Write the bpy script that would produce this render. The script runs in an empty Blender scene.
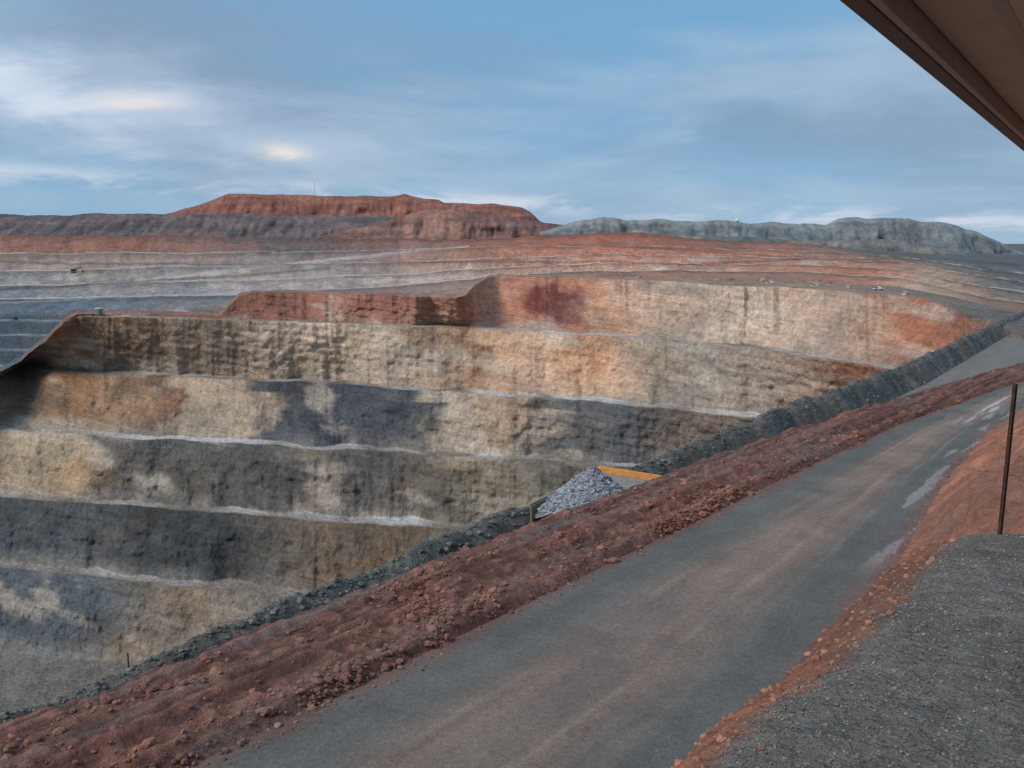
import bpy, math, numpy as np
from mathutils import Vector, Matrix
rng=np.random.default_rng(7)
K=1.7; F=1000.0; PITCH=math.radians(7.97)
cp,sp=math.cos(PITCH),math.sin(PITCH)
scene=bpy.context.scene
def S(r,g,b,k=1.0):
    f=lambda c:((c/255+0.055)/1.055)**2.4 if c/255>0.04 else c/255/12.92
    return np.array([f(r)*k,f(g)*k,f(b)*k])
# ---------------- noise
def _h(x,y,z):
    h=(x.astype(np.int64)*374761393+y.astype(np.int64)*668265263+z.astype(np.int64)*1442695041)&0xffffffff
    h=((h^(h>>13))*1274126177)&0xffffffff
    h=((h^(h>>16))*2246822519)&0xffffffff
    return ((h^(h>>15))&0xffff)/32767.5-1
def vn(x,y,z=0.0):
    x,y,z=np.broadcast_arrays(np.asarray(x,float),np.asarray(y,float),np.asarray(z,float))
    xi,yi,zi=np.floor(x),np.floor(y),np.floor(z)
    fx,fy,fz=x-xi,y-yi,z-zi
    fx=fx*fx*(3-2*fx);fy=fy*fy*(3-2*fy);fz=fz*fz*(3-2*fz)
    def g(a,b,c): return _h(xi+a,yi+b,zi+c)
    l=lambda a,b,t:a+(b-a)*t
    return l(l(l(g(0,0,0),g(1,0,0),fx),l(g(0,1,0),g(1,1,0),fx),fy),
             l(l(g(0,0,1),g(1,0,1),fx),l(g(0,1,1),g(1,1,1),fx),fy),fz)
def fbm(x,y,z=0.0,o=4):
    a=1.0;s=0;n=0
    x=np.asarray(x,float);y=np.asarray(y,float);z=np.asarray(z,float)
    for i in range(o):
        s=s+a*vn(x*2.03**i+i*17.3,y*2.03**i+i*5.1,z*2.03**i+i*9.7);n+=a;a*=.5
    return s/n
def sstep(a,b,x):
    t=np.clip((x-a)/(b-a),0,1);return t*t*(3-2*t)
def mixc(c1,c2,m): 
    return c1*(1-m[...,None])+c2*m[...,None]
# ---------------- camera rays
def ray(px,py):
    u=(np.asarray(px,float)-512)/F; v=(384-np.asarray(py,float))/F
    dy=cp+v*sp; dz=-sp+v*cp
    return u/dy,dz/dy
def unproj_z(px,py,z):
    a,b=ray(px,py);y=z/b
    return np.stack([a*y,y,z+0*y],-1)
def unproj_d(px,py,d):
    a,b=ray(px,py)
    return np.stack([a*d,d+0*a,b*d],-1)
# ---------------- materials
def nodes(mat):
    mat.use_nodes=True;nt=mat.node_tree
    return nt,nt.nodes,nt.links,nt.nodes['Principled BSDF']
def ground_mat(name,noises,bumps,rough=.95,streak=None,lines=None,spec=.2):
    """base colour from geology attribute (with some painted shade), broken up by world space noise"""
    m=bpy.data.materials.new(name);nt,N,L,B=nodes(m)
    B.inputs['Roughness'].default_value=rough
    B.inputs['Specular IOR Level'].default_value=spec
    at=N.new('ShaderNodeAttribute');at.attribute_name='Col'
    geo=N.new('ShaderNodeNewGeometry')
    cur=at.outputs['Color']
    def mul(cur,fac,lo,hi):
        mr=N.new('ShaderNodeMapRange');L.new(fac,mr.inputs['Value'])
        mr.inputs['From Min'].default_value=.3;mr.inputs['From Max'].default_value=.7
        mr.inputs['To Min'].default_value=lo;mr.inputs['To Max'].default_value=hi
        mx=N.new('ShaderNodeVectorMath');mx.operation='SCALE'
        L.new(cur,mx.inputs[0]);L.new(mr.outputs[0],mx.inputs['Scale'])
        return mx.outputs[0]
    for sc,lo,hi in noises:
        n=N.new('ShaderNodeTexNoise');n.inputs['Scale'].default_value=sc;n.inputs['Detail'].default_value=4
        n.inputs['Roughness'].default_value=.65
        L.new(geo.outputs['Position'],n.inputs['Vector']);cur=mul(cur,n.outputs['Fac'],lo,hi)
    if streak:
        for (sx,sy,sz),ry,lo,hi in streak:
            m0=N.new('ShaderNodeMapping');m0.inputs['Rotation'].default_value=(0,math.radians(ry),0)
            L.new(geo.outputs['Position'],m0.inputs['Vector'])
            mp=N.new('ShaderNodeMapping');mp.inputs['Scale'].default_value=(sx,sy,sz)
            L.new(m0.outputs[0],mp.inputs['Vector'])
            n=N.new('ShaderNodeTexNoise');n.inputs['Scale'].default_value=1;n.inputs['Detail'].default_value=4
            n.inputs['Roughness'].default_value=.6;n.inputs['Distortion'].default_value=.8
            L.new(mp.outputs[0],n.inputs['Vector']);cur=mul(cur,n.outputs['Fac'],lo,hi)
    L.new(cur,B.inputs['Base Color'])
    prev=None
    for sc,st,dist,kind in bumps:
        if kind=='n':
            n=N.new('ShaderNodeTexNoise');n.inputs['Scale'].default_value=sc;n.inputs['Detail'].default_value=5
            n.inputs['Roughness'].default_value=.65;o=n.outputs['Fac']
        else:
            n=N.new('ShaderNodeTexVoronoi');n.inputs['Scale'].default_value=sc;o=n.outputs['Distance']
        L.new(geo.outputs['Position'],n.inputs['Vector'])
        b=N.new('ShaderNodeBump');b.inputs['Strength'].default_value=st;b.inputs['Distance'].default_value=dist
        if kind!='n': b.invert=True
        L.new(o,b.inputs['Height'])
        if prev: L.new(prev,b.inputs['Normal'])
        prev=b.outputs[0]
    if prev: L.new(prev,B.inputs['Normal'])
    return m
def plain_mat(name,col,rough=.6,metal=0,var=.25,sc=6,col2=None,bump=0.0):
    m=bpy.data.materials.new(name);nt,N,L,B=nodes(m)
    tc=N.new('ShaderNodeTexCoord')
    n=N.new('ShaderNodeTexNoise');n.inputs['Scale'].default_value=sc;n.inputs['Detail'].default_value=6
    n.inputs['Roughness'].default_value=.7
    L.new(tc.outputs['Object'],n.inputs['Vector'])
    r=N.new('ShaderNodeValToRGB');r.color_ramp.elements[0].position=.35;r.color_ramp.elements[1].position=.68
    c=np.array(col);c2=np.array(col2) if col2 is not None else c*(1+var)
    r.color_ramp.elements[0].color=(*np.clip(c*(1-var),0,1),1);r.color_ramp.elements[1].color=(*np.clip(c2,0,1),1)
    L.new(n.outputs['Fac'],r.inputs['Fac']);L.new(r.outputs[0],B.inputs['Base Color'])
    B.inputs['Roughness'].default_value=rough;B.inputs['Metallic'].default_value=metal
    return m
# ---------------- mesh helpers
def grid_obj(name,P,C,mat,smooth=True):
    R,Cn=P.shape[:2]
    me=bpy.data.meshes.new(name)
    idx=np.arange(R*Cn).reshape(R,Cn)
    a,b,c,d=idx[:-1,:-1],idx[:-1,1:],idx[1:,1:],idx[1:,:-1]
    q=np.stack([a,b,c,d],-1).reshape(-1,4)
    me.vertices.add(R*Cn);me.vertices.foreach_set('co',P.reshape(-1).astype(np.float32))
    me.loops.add(q.size);me.loops.foreach_set('vertex_index',q.reshape(-1).astype(np.int32))
    me.polygons.add(len(q));me.polygons.foreach_set('loop_start',(np.arange(len(q))*4).astype(np.int32))
    me.polygons.foreach_set('use_smooth',np.full(len(q),smooth))
    me.update(calc_edges=True)
    at=me.color_attributes.new('Col','FLOAT_COLOR','POINT')
    col=np.concatenate([C.reshape(-1,3),np.ones((R*Cn,1))],1).astype(np.float32)
    at.data.foreach_set('color',col.reshape(-1))
    me.materials.append(mat)
    ob=bpy.data.objects.new(name,me);scene.collection.objects.link(ob)
    return ob
import bmesh
def ico(sub):
    bm=bmesh.new();bmesh.ops.create_icosphere(bm,subdivisions=sub,radius=1)
    v=np.array([x.co[:] for x in bm.verts]);f=np.array([[x.index for x in p.verts] for p in bm.faces]);bm.free()
    return v,f
def rocks_obj(name,pos,rad,cols,mat,sub=1,sink=.3,flat=.7,parent=None,smooth=False):
    v,f=ico(sub);n=len(pos);nv=len(v)
    ang=rng.uniform(0,6.283,(n,3))
    V=np.repeat(v[None],n,0)
    V=V*(1+rng.uniform(-.22,.22,(n,nv,1)))
    V=V*rng.uniform(.6,1.3,(n,1,3))
    for ax in range(3):
        c,s=np.cos(ang[:,ax])[:,None],np.sin(ang[:,ax])[:,None]
        i,j=[(1,2),(0,2),(0,1)][ax]
        a=V[:,:,i]*c-V[:,:,j]*s;b=V[:,:,i]*s+V[:,:,j]*c
        V[:,:,i]=a;V[:,:,j]=b
    V[:,:,2]*=flat
    V=V*rad[:,None,None]+pos[:,None,:]
    V[:,:,2]+=(rad*(flat-sink))[:,None]*.6
    Fc=(f[None]+(np.arange(n)*nv)[:,None,None]).reshape(-1,3)
    me=bpy.data.meshes.new(name)
    me.vertices.add(n*nv);me.vertices.foreach_set('co',V.reshape(-1).astype(np.float32))
    me.loops.add(Fc.size);me.loops.foreach_set('vertex_index',Fc.reshape(-1).astype(np.int32))
    me.polygons.add(len(Fc));me.polygons.foreach_set('loop_start',(np.arange(len(Fc))*3).astype(np.int32))
    me.polygons.foreach_set('use_smooth',np.full(len(Fc),smooth))
    me.update(calc_edges=True)
    at=me.color_attributes.new('Col','FLOAT_COLOR','POINT')
    col=np.concatenate([np.repeat(cols,nv,0),np.ones((n*nv,1))],1).astype(np.float32)
    at.data.foreach_set('color',col.reshape(-1))
    me.materials.append(mat)
    ob=bpy.data.objects.new(name,me);scene.collection.objects.link(ob)
    if parent: ob.parent=parent
    return ob
def poly_obj(name,verts,faces,mat,parent=None,bevel=0):
    me=bpy.data.meshes.new(name);me.from_pydata([tuple(v) for v in verts],[],faces);me.update()
    me.materials.append(mat);ob=bpy.data.objects.new(name,me);scene.collection.objects.link(ob)
    if parent: ob.parent=parent
    if bevel:
        b=ob.modifiers.new('b','BEVEL');b.width=bevel;b.segments=2;b.limit_method='ANGLE'
    return ob
def box(name,c,s,mat,parent=None,bevel=0.03,rot=None):
    x,y,z=[k/2 for k in s]
    vs=[(i*x,j*y,k*z) for i in(-1,1) for j in(-1,1) for k in(-1,1)]
    fs=[(0,1,3,2),(4,6,7,5),(0,4,5,1),(2,3,7,6),(0,2,6,4),(1,5,7,3)]
    ob=poly_obj(name,vs,fs,mat,parent,bevel);ob.location=c
    if rot: ob.rotation_euler=rot
    return ob
def cyl(name,c,r,h,mat,parent=None,axis='Z',seg=24,bevel=0):
    bm=bmesh.new();bmesh.ops.create_cone(bm,cap_ends=True,segments=seg,radius1=r,radius2=r,depth=h)
    me=bpy.data.meshes.new(name);bm.to_mesh(me);bm.free();me.materials.append(mat)
    ob=bpy.data.objects.new(name,me);scene.collection.objects.link(ob);ob.location=c
    if axis=='Y': ob.rotation_euler=(math.pi/2,0,0)
    if axis=='X': ob.rotation_euler=(0,math.pi/2,0)
    if parent: ob.parent=parent
    if bevel:
        b=ob.modifiers.new('b','BEVEL');b.width=bevel;b.segments=3;b.limit_method='ANGLE'
    return ob
def empty(name,loc=(0,0,0),rz=0):
    e=bpy.data.objects.new(name,None);scene.collection.objects.link(e);e.location=loc;e.rotation_euler=(0,0,rz);return e
# ================= PIT TERRAIN =================
cols=np.concatenate([np.linspace(-700,-40,40)[:-1],np.linspace(-40,1064,1150),np.linspace(1064,1900,40)[1:]])
def lineZ(pts,wob=0.0,seed=0):
    cw=cols+3.5*fbm(cols/16,seed*3.3,1,4)
    p=np.array(pts,float);py=np.interp(cw,p[:,0],p[:,1]);z=np.interp(cw,p[:,0],p[:,2])
    if wob: py=py+wob*fbm(cols/45,seed*7.7,0,5)
    return unproj_z(cols,py,z)
def lineD(pts,wob=0.0,seed=0):
    p=np.array(pts,float);py=np.interp(cols,p[:,0],p[:,1]);d=np.interp(cols,p[:,0],p[:,2])
    if wob: py=py+wob*fbm(cols/32,seed*7.7,0,4)
    return unproj_d(cols,py,d)
def back(Pl,w,var=0.0,seed=0):
    d=Pl.copy();r=np.hypot(Pl[:,0],Pl[:,1])
    if var: w=w*(1+var*1.6*fbm(cols/34,seed,5,4))
    k=(r+w)/r
    d[:,0]*=k;d[:,1]*=k;return d
Fl=lineZ([(-700,690,-112),(0,655,-112),(100,662,-112),(300,690,-112),(700,760,-112),(1100,820,-112),(1900,900,-112)])
E=lineZ([(-700,530,-93),(0,568,-93),(120,580,-93),(300,596,-93),(600,630,-93),(1024,680,-93),(1900,760,-93)],3,1)
D=lineZ([(-700,455,-77),(0,498,-77),(150,508,-77),(300,520,-77),(460,530,-77),(700,552,-77),(1024,590,-77),(1900,680,-77)],3,2)
C=lineZ([(-700,395,-60.5),(0,432,-60.5),(100,437,-60.5),(250,445,-60.5),(400,453,-60.5),(560,462,-60.5),(800,482,-60.5),(1024,505,-60.5),(1900,600,-60.5)],3,3)
Bl=lineZ([(-700,420,-57),(-60,405,-53),(-10,384,-48.5),(20,367,-45.5),(60,371,-45),(170,378,-45),(300,383,-45),(450,393,-45),(600,403,-45),(740,417,-45),(900,436,-45),(1024,455,-45),(1900,560,-45)],3,4)
U=lineZ([(-700,415,-52),(-60,401,-49),(-10,380,-45),(20,363,-42),(38,348,-35.5),(50,336,-31),(64,322,-26.4),(78,316,-24.8),(150,317,-24.6),(230,320,-25),(350,324,-26),(470,328,-27),(600,335,-28),(700,342,-28),(780,352,-28),(870,365,-28),(960,388,-28),(1024,410,-28),(1900,520,-28)],1.6,5)
T=lineZ([(-700,414,-51.5),(-60,400,-48.5),(-10,379,-44.5),(20,362,-41.5),(38,347,-35),(50,335,-30.6),(64,320.5,-26),(78,314.5,-24.3),(150,315,-24.2),(220,317,-24.2),(230,306,-21),(240,296,-18),(254,292,-16.6),(290,293,-17),(350,296,-17),(400,295,-17),(456,299,-17),(466,296,-16),(474,287,-13.6),(488,279,-12.2),(500,277,-12),(540,277,-12),(600,280,-12),(700,284,-12),(780,288,-12.2),(850,292,-12.6),(920,299,-13.5),(985,318,-15.5),(1024,335,-17),(1900,420,-24)],2.6,6)
P1=back(T,12);P1[:,2]+=.4
base=lineD([(-700,345,680),(0,312,640),(60,312,640),(100,310,640),(230,306,620),(300,300,600),(460,293,520),(500,282,470),(600,277,440),(700,277,410),(800,280,372),(900,287,318),(960,299,262),(1000,310,240),(1040,318,232),(1900,420,232)])
P2=.45*T+.55*base
low=np.interp(cols,[-700,200,300,460,520,1900],[-100,-88,-50,-20,-8,-30])
P2[:,2]=np.where(cols<520,np.minimum(P2[:,2],low),P2[:,2]-.1)
P1b=back(P1,6);P1b[:,2]-=np.interp(cols,[-700,400,520,1900],[6,4,.2,.2])
def W(l,r6,r8,r9,r98,seed,dl,dr):
    return lineD([(-700,l[0]+2,dl),(0,l[0],dl),(230,l[1],dl-10),(400,l[2],dl-50),(500,l[3],dr+70),(600,r6,dr+30),(800,r8,dr-25),(900,r9,dr-70),(980,r98,dr-140),(1024,r98+6,dr-155),(1900,r98+60,dr-160)],2.0,seed)
W1=W((300,295,287,276),271,272,278,297,11,690,442)
W2=W((287,281,275,268),263,265,270,286,12,740,460)
W3=W((271,266,262,258),254,258,262,276,13,790,480)
W4=W((254,253,250,247),245,251,257,268,14,840,500)
Rm=lineD([(-700,238,900),(0,235,900),(200,236,890),(400,239,830),(440,240,760),(540,236,640),(640,232,580),(700,239,560),(800,244,520),(880,253,460),(960,260,400),(1024,265,380),(1900,300,380)],2.4,15)
pl1=lineD([(-700,239,1600),(400,240,1600),(640,240,1500),(1024,252,1500),(1900,256,1500)])
pl2=lineD([(-700,243,12000),(1900,244.2,12000)])
fn=Fl.copy();fn[:,0]*=.25;fn[:,1]*=.25;fn[:,2]=-116
wbw=14*np.interp(cols,[0,400,600,900,1000],[1.5,1.3,.9,.5,.3])
seq=[('flo',fn,0),('flo',Fl,14),('t5',E,28),('b',back(E,6,.6,1),3),('t4',D,26),('b',back(D,6,.6,2),3),('t3',C,26),('b',back(C,6,.6,3),3),('t2',Bl,32),('b',back(Bl,7,.6,4),3),('t1',U,34),('b',back(U,6,.6,5),3),('t0',T,34),
     ('p',P1,5),('p',P1b,3),('p',P2,10),('q',base,76)]
for kk,Wn in (('w0',W1),('w1',W2),('w2',W3),('w3',W4),('w4',Rm)):
    seq.append((kk,Wn,15))
    if kk!='w4': seq.append(('wb',back(Wn,wbw,.4,ord(kk[1])),2))
seq+=[('pl',back(Rm,30),3),('pl',pl1,8),('pl',pl2,6)]
rows=[];kinds=[];fr=[]
prev=None
for k,Ln,n in seq:
    if prev is None: rows.append(Ln);kinds.append(k);fr.append(1.0)
    else:
        for i in range(1,n+1):
            t=i/n
            p=prev*(1-t)+Ln*t
            if k[0] in 'tw' and k!='wb':
                tz=t**1.12
                p[:,2]=prev[:,2]*(1-tz)+Ln[:,2]*tz
            rows.append(p);kinds.append(k);fr.append(t)
    prev=Ln
P=np.array(rows);kinds=np.array(kinds);fr=np.array(fr)
nR,nC=P.shape[:2];CX=np.broadcast_to(cols,(nR,nC))
isf=np.isin(kinds,['t0','t1','t2','t3','t4','t5']);isw=np.isin(kinds,['w0','w1','w2','w3','w4']);ispl=np.isin(kinds,['pl']);isq=(kinds=='q')
edge=np.where(isf|isw,.18+.82*np.sin(np.pi*np.clip(fr,0,1))**.7,.18)[:,None]
x,y,z=P[...,0].copy(),P[...,1].copy(),P[...,2].copy()
tstep=7.0
zph=(z/tstep+.4*fbm(x/90,y/90,1,3)+x/260)
zt=(np.floor(zph)+sstep(.62,.98,zph%1))*tstep-(zph*tstep-z)
leftm=np.interp(CX,[0,200,300],[1,1,0])
P[...,2]=np.where(isq[:,None],z*(1-leftm)+zt*leftm,z)
lowd=fbm(x/30,y/60,z/45,3)
ribs=fbm(x/8+z/20,y/40,z/14,5)
gul=-np.clip(fbm(x/14+z/30+4,y/60,z/40,3)-.1,0,1)
rg=fbm(x/2.2,y/2.2,z/1.2,4)
blk=fbm(x/4.5+7,y/8,z/3,4)
bed=(z+.10*x+.6*fbm(x/10,z/6,2,3))/2.6
led=(bed%1);led=np.where(led<.8,led/.8,(1-led)/.2)-.5
d=3.0*lowd+(1.9*ribs+2.4*gul+1.3*rg+1.5*blk+.8*led*(.5+.5*fbm(x/12,z/9,5,3)))*edge
dw=4*fbm(x/40,y/60,z/30,4)*edge+3.5*fbm(x/12,y/30,z/8,4)*edge
farw=np.interp(CX,[0,480,800,1000],[1,.7,.4,.2])
d=np.where((isw|(kinds=='wb'))[:,None],dw*farw,d)
d=np.where(ispl[:,None],0,d)
r=np.hypot(x,y);k=(r+d)/r
P[...,0]*=k;P[...,1]*=k
P[...,2]+=np.where((~isf)[:,None],.35*fbm(x/4,y/4,0,4),0)+np.where(isq[:,None],.8*fbm(x/18,y/18,2,4)*leftm,0)
recess_shade=sstep(-.1,.5,(ribs*1.7+rg*1.5+blk*1.8)/4)
# geology colours, plus shade and distance haze painted in
def field(pts,warp):
    p=np.array([q[0] for q in pts],float);c=np.array([S(*q[1]) for q in pts])
    return np.stack([np.interp(warp,p,c[:,i]) for i in range(3)],-1)
Cc=np.zeros((nR,nC,3))
wx=CX+34*fbm(x/20,z/10,3.1,6)+16*fbm(x/4,z/3,1.1,5)-1.6*(z%16-8)
tiers={
't0':[(225,(142,98,83)),(330,(164,114,97)),(465,(170,120,103)),(478,(190,138,112)),(515,(194,143,116)),(540,(190,131,108)),(596,(196,147,118)),(650,(208,172,149)),(690,(182,161,145)),(740,(214,190,170)),(790,(206,175,153)),(830,(174,151,135)),(880,(196,156,132)),(910,(176,116,89)),(960,(156,105,84)),(1010,(114,107,101))],
't1':[(-40,(106,109,110)),(20,(116,108,100)),(60,(144,113,92)),(130,(138,116,99)),(170,(150,132,116)),(230,(160,142,125)),(280,(206,180,158)),(350,(214,190,166)),(400,(186,161,141)),(450,(196,161,133)),(475,(148,111,89)),(490,(204,167,139)),(600,(204,170,143)),(630,(182,160,139)),(690,(158,147,135)),(760,(172,156,143)),(820,(178,151,133)),(860,(176,126,104)),(920,(154,107,89)),(1000,(114,107,100))],
't2':[(-40,(122,118,112)),(30,(138,120,105)),(70,(160,130,103)),(140,(156,126,101)),(165,(126,100,85)),(180,(188,168,145)),(250,(192,170,147)),(266,(98,99,102)),(300,(85,88,94)),(400,(88,90,95)),(425,(106,104,101)),(436,(182,166,147)),(540,(176,160,143)),(556,(114,113,111)),(640,(100,102,104)),(720,(148,128,115)),(800,(116,112,107))],
't3':[(-40,(164,150,129)),(40,(180,160,135)),(90,(172,152,127)),(115,(112,106,99)),(200,(98,97,94)),(290,(94,93,91)),(320,(136,125,111)),(360,(102,100,96)),(440,(116,109,100)),(470,(150,136,117)),(540,(130,122,111)),(700,(114,110,106))],
't4':[(-40,(90,93,96)),(100,(94,96,97)),(160,(79,82,84)),(230,(78,80,81)),(290,(108,100,91)),(360,(122,108,94)),(450,(116,108,98)),(600,(108,103,96))],
't5':[(-40,(95,101,106)),(90,(99,104,109)),(130,(132,125,116)),(220,(146,134,120)),(300,(132,126,117)),(500,(120,116,110))],
'w0':[(0,(100,113,124)),(60,(112,121,129)),(200,(130,130,130)),(450,(158,136,126)),(500,(158,124,110)),(650,(168,132,115)),(860,(170,126,107)),(920,(208,178,154)),(960,(184,151,129)),(1000,(152,124,108))],  # far wall tints desaturated, distance haze put into the colour
'w1':[(0,(130,132,134)),(120,(152,147,144)),(300,(162,152,147)),(450,(168,145,134)),(600,(176,140,124)),(860,(178,126,104)),(925,(202,172,148)),(960,(174,142,122)),(1000,(130,120,112))],
'w2':[(0,(142,139,137)),(150,(160,149,143)),(300,(160,148,141)),(430,(168,141,130)),(600,(182,134,114)),(700,(184,136,117)),(870,(174,128,109)),(940,(182,155,136)),(1000,(120,117,112))],
'w3':[(0,(158,138,129)),(150,(164,143,132)),(300,(138,128,125)),(430,(162,128,114)),(600,(182,122,100)),(760,(178,128,109)),(900,(132,116,105)),(1000,(114,114,112))],
'w4':[(0,(152,112,98)),(180,(148,111,98)),(300,(110,102,100)),(430,(142,107,96)),(600,(172,110,88)),(700,(160,111,94)),(820,(150,116,103)),(900,(116,110,106)),(1000,(108,111,111))]}
for i in range(nR):
    kd=kinds[i]
    if kd in tiers: Cc[i]=field(tiers[kd],wx[i])
    elif kd=='b': Cc[i]=S(178,170,163)
    elif kd=='wb': Cc[i]=S(190,183,178)
    elif kd=='flo': Cc[i]=S(126,121,113)
    elif kd in 'pq':
        Cc[i]=field([(0,(100,113,123)),(60,(110,118,122)) if kd=='q' else (60,(140,112,94)),(90,(118,120,120)) if kd=='q' else (90,(156,120,102)),(230,(152,124,110)),(470,(164,134,118)),(600,(170,139,121)),(850,(164,137,121)),(960,(130,122,114)),(1024,(116,114,111))],CX[i])
    else: Cc[i]=field([(0,(124,100,91)),(300,(116,101,96)),(600,(148,110,95)),(800,(114,111,108)),(1024,(106,109,110))],CX[i])
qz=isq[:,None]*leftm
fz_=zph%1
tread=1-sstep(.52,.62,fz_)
Cc=mixc(Cc,Cc*.60,qz*(1-tread)*.9)  # risers darkened and treads lightened in colour, in place of terrace shading
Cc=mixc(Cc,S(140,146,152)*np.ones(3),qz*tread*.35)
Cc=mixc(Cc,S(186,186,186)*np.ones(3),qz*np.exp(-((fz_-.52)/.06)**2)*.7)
sc=fbm(x/14,z/9,y/30,5)
stc=fbm((x+z*.9)/4.0,(z-x*.4)/16,y/80,4)
fm=(isf|isw)[:,None]
Cc*=np.where(fm,1+.20*sc+.20*stc+.18*rg,1+.18*sc)[...,None]
Cc*=np.where(fm,1.08-.22*recess_shade,1)[...,None]  # hollows in the faces darkened in the colour, painted crevice shade
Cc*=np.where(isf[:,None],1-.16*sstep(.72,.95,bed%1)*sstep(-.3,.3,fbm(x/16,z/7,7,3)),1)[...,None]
rust=sstep(.12,.48,fbm(x/22+31,z/12,y/50,5))*fm
Cc=mixc(Cc,Cc*np.array([1.11,.90,.76]),rust*.7)
crm=sstep(.12,.40,fbm((x+z)/14-31,z/6,y/40,6))*fm*np.isin(kinds,['t0','t1','t2','t3','t5','w1','w2'])[:,None]
Cc=mixc(Cc,S(210,194,176)*np.ones(3),crm*.5)
drk=sstep(.18,.45,fbm((x-z*1.3)/14+71,(z+x*.15)/7,y/40,6))*fm
Cc=mixc(Cc,Cc*np.array([.64,.69,.73]),drk*.6)
seam=sstep(.02,.16,fbm(x/10+12,(z+x*.1)/3.5,y/40,5))*np.isin(kinds,['t1','t2','t3','t4'])[:,None]
Cc=mixc(Cc,Cc*.78,seam*.55)
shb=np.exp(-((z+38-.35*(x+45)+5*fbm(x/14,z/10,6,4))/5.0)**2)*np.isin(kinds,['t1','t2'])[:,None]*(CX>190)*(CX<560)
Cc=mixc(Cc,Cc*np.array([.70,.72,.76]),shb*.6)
tal=np.where(isf,1-sstep(.04,.34,fr),0)[:,None]*sstep(-.25,.25,fbm(x/7,2,5,4))
Cc=mixc(Cc,S(164,154,143)*np.ones(3),tal*.45)
bdust=(kinds=='b')[:,None]*sstep(.15,-.2,fbm(x/16,y/60,9,4))
Cc=mixc(Cc,S(138,124,113)*np.ones(3),bdust*.85)
bwhite=(kinds=='b')[:,None]*sstep(.1,.4,fbm(x/30+5,y/60,z/20,3))
Cc=mixc(Cc,S(208,204,200)*np.ones(3),bwhite)
stn=np.exp(-(((CX-552+14*fbm(x/6,z/5,4,4))/27)**4))*np.isin(kinds,['t0'])[:,None]*sstep(.15,.5,fr[:,None]+.35*fbm(x/7,z/6,8,5))*(1-sstep(.72,.92,fr[:,None]+.2*fbm(x/5,z/6,9,4)))
Cc=mixc(Cc,S(120,62,58)*np.ones(3),np.clip(stn*(1+.5*fbm(x/3,z/2,2,4)),0,.9))
rowi=np.arange(nR)[:,None];wi=np.where(isw|(kinds=='wb'))[0];w0,w1_=wi[0],wi[-1]
def ramp(x0,f0,x1,f1,wd,colr):
    global Cc
    t=(CX-x0)/(x1-x0);c_=w0+(w1_-w0)*(f0+(f1-f0)*t+.01*fbm(CX/15,f0*9,0,3))
    m=np.exp(-((rowi-c_)/wd)**2)*((t>0)&(t<1))
    Cc=mixc(Cc,colr*np.ones(3),m*.75)
ramp(90,.35,470,.85,2.0,S(196,186,180));ramp(-40,.30,330,.52,1.6,S(96,96,98));ramp(250,.42,520,.20,1.9,S(190,176,166))
ramp(560,.85,900,.55,1.8,S(126,102,92));ramp(700,.40,925,.75,1.9,S(96,94,94));ramp(380,.62,700,.35,1.6,S(120,100,94))
ramp(-20,.72,300,.60,1.2,S(104,98,96));ramp(-20,.12,240,.22,1.2,S(176,176,176))
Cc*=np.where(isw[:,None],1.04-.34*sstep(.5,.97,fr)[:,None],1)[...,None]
Cc=np.clip(Cc*1.05,.01,.9)
m_pit=ground_mat('pit_rock',[(.09,.84,1.16),(.45,.72,1.28)],[(.12,.8,3.0,'n'),(.45,1.0,2.0,'n')],
   streak=[((.22,.12,.06),38,.89,1.11),((.04,.04,1.1),-6,.80,1.15)])
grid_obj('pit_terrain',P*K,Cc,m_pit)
# ================= WASTE DUMPS =================
m_dump=ground_mat('waste_dump',[(.02,.8,1.2),(.1,.7,1.3)],[(.05,.9,6,'n')])
def dump(name,pts,dist,depth,basepy,c1,c2,seed,wob=1.0,ctop=None):
    p=np.array(pts,float);cx=np.arange(p[0,0],p[-1,0]+.1,1.2)
    py=np.interp(cx,p[:,0],p[:,1])+wob*fbm(cx/14,seed,0,5)
    dep=np.interp(py,[232,241],[depth,6.0])       # plateau narrows where the heap is low
    top=unproj_d(cx,py,dist+depth*.4+0*cx);bs=unproj_d(cx,np.maximum(basepy,py+7),dist-20+0*cx)
    bs[:,2]=np.minimum(bs[:,2],top[:,2]-.05)
    r=np.hypot(top[:,0],top[:,1]);bk=top.copy();bk[:,:2]*=((r+dep)/r)[:,None]
    bk2=bk.copy();bk2[:,:2]*=1.03;bk2[:,2]=bs[:,2]-8
    R=[];n=22
    for i in range(n+1):R.append(bs*(1-i/n)+top*(i/n))
    R+= [top*.5+bk*.5,bk,bk*.5+bk2*.5,bk2];R=np.array(R)
    xx,yy,zz=R[...,0].copy(),R[...,1].copy(),R[...,2].copy()
    e=np.zeros(len(R));e[:n+1]=np.sin(np.linspace(0,np.pi,n+1))
    R[...,1]+=(14*fbm(xx/9,zz/20,seed,4)+18*fbm(xx/45,zz/20,seed+3,3))*e[:,None]
    R[...,2]+=.8*fbm(xx/7,zz/4,seed+6,3)*e[:,None]
    m=sstep(-.35,.35,fbm(xx/40,zz/5,seed,4)+.25*fbm(xx/4,zz/2,seed,3))
    C=mixc(np.ones(R.shape)*S(*c1),np.ones(R.shape)*S(*c2),m)
    C*=(1+.25*fbm(xx/4,zz/12,seed+2,4))[...,None]
    if ctop is not None: C[n-1:n+3]=C[n-1:n+3]*.5+.5*S(*ctop)
    return grid_obj(name,R*K,np.clip(C,.01,.9),m_dump)
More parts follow.
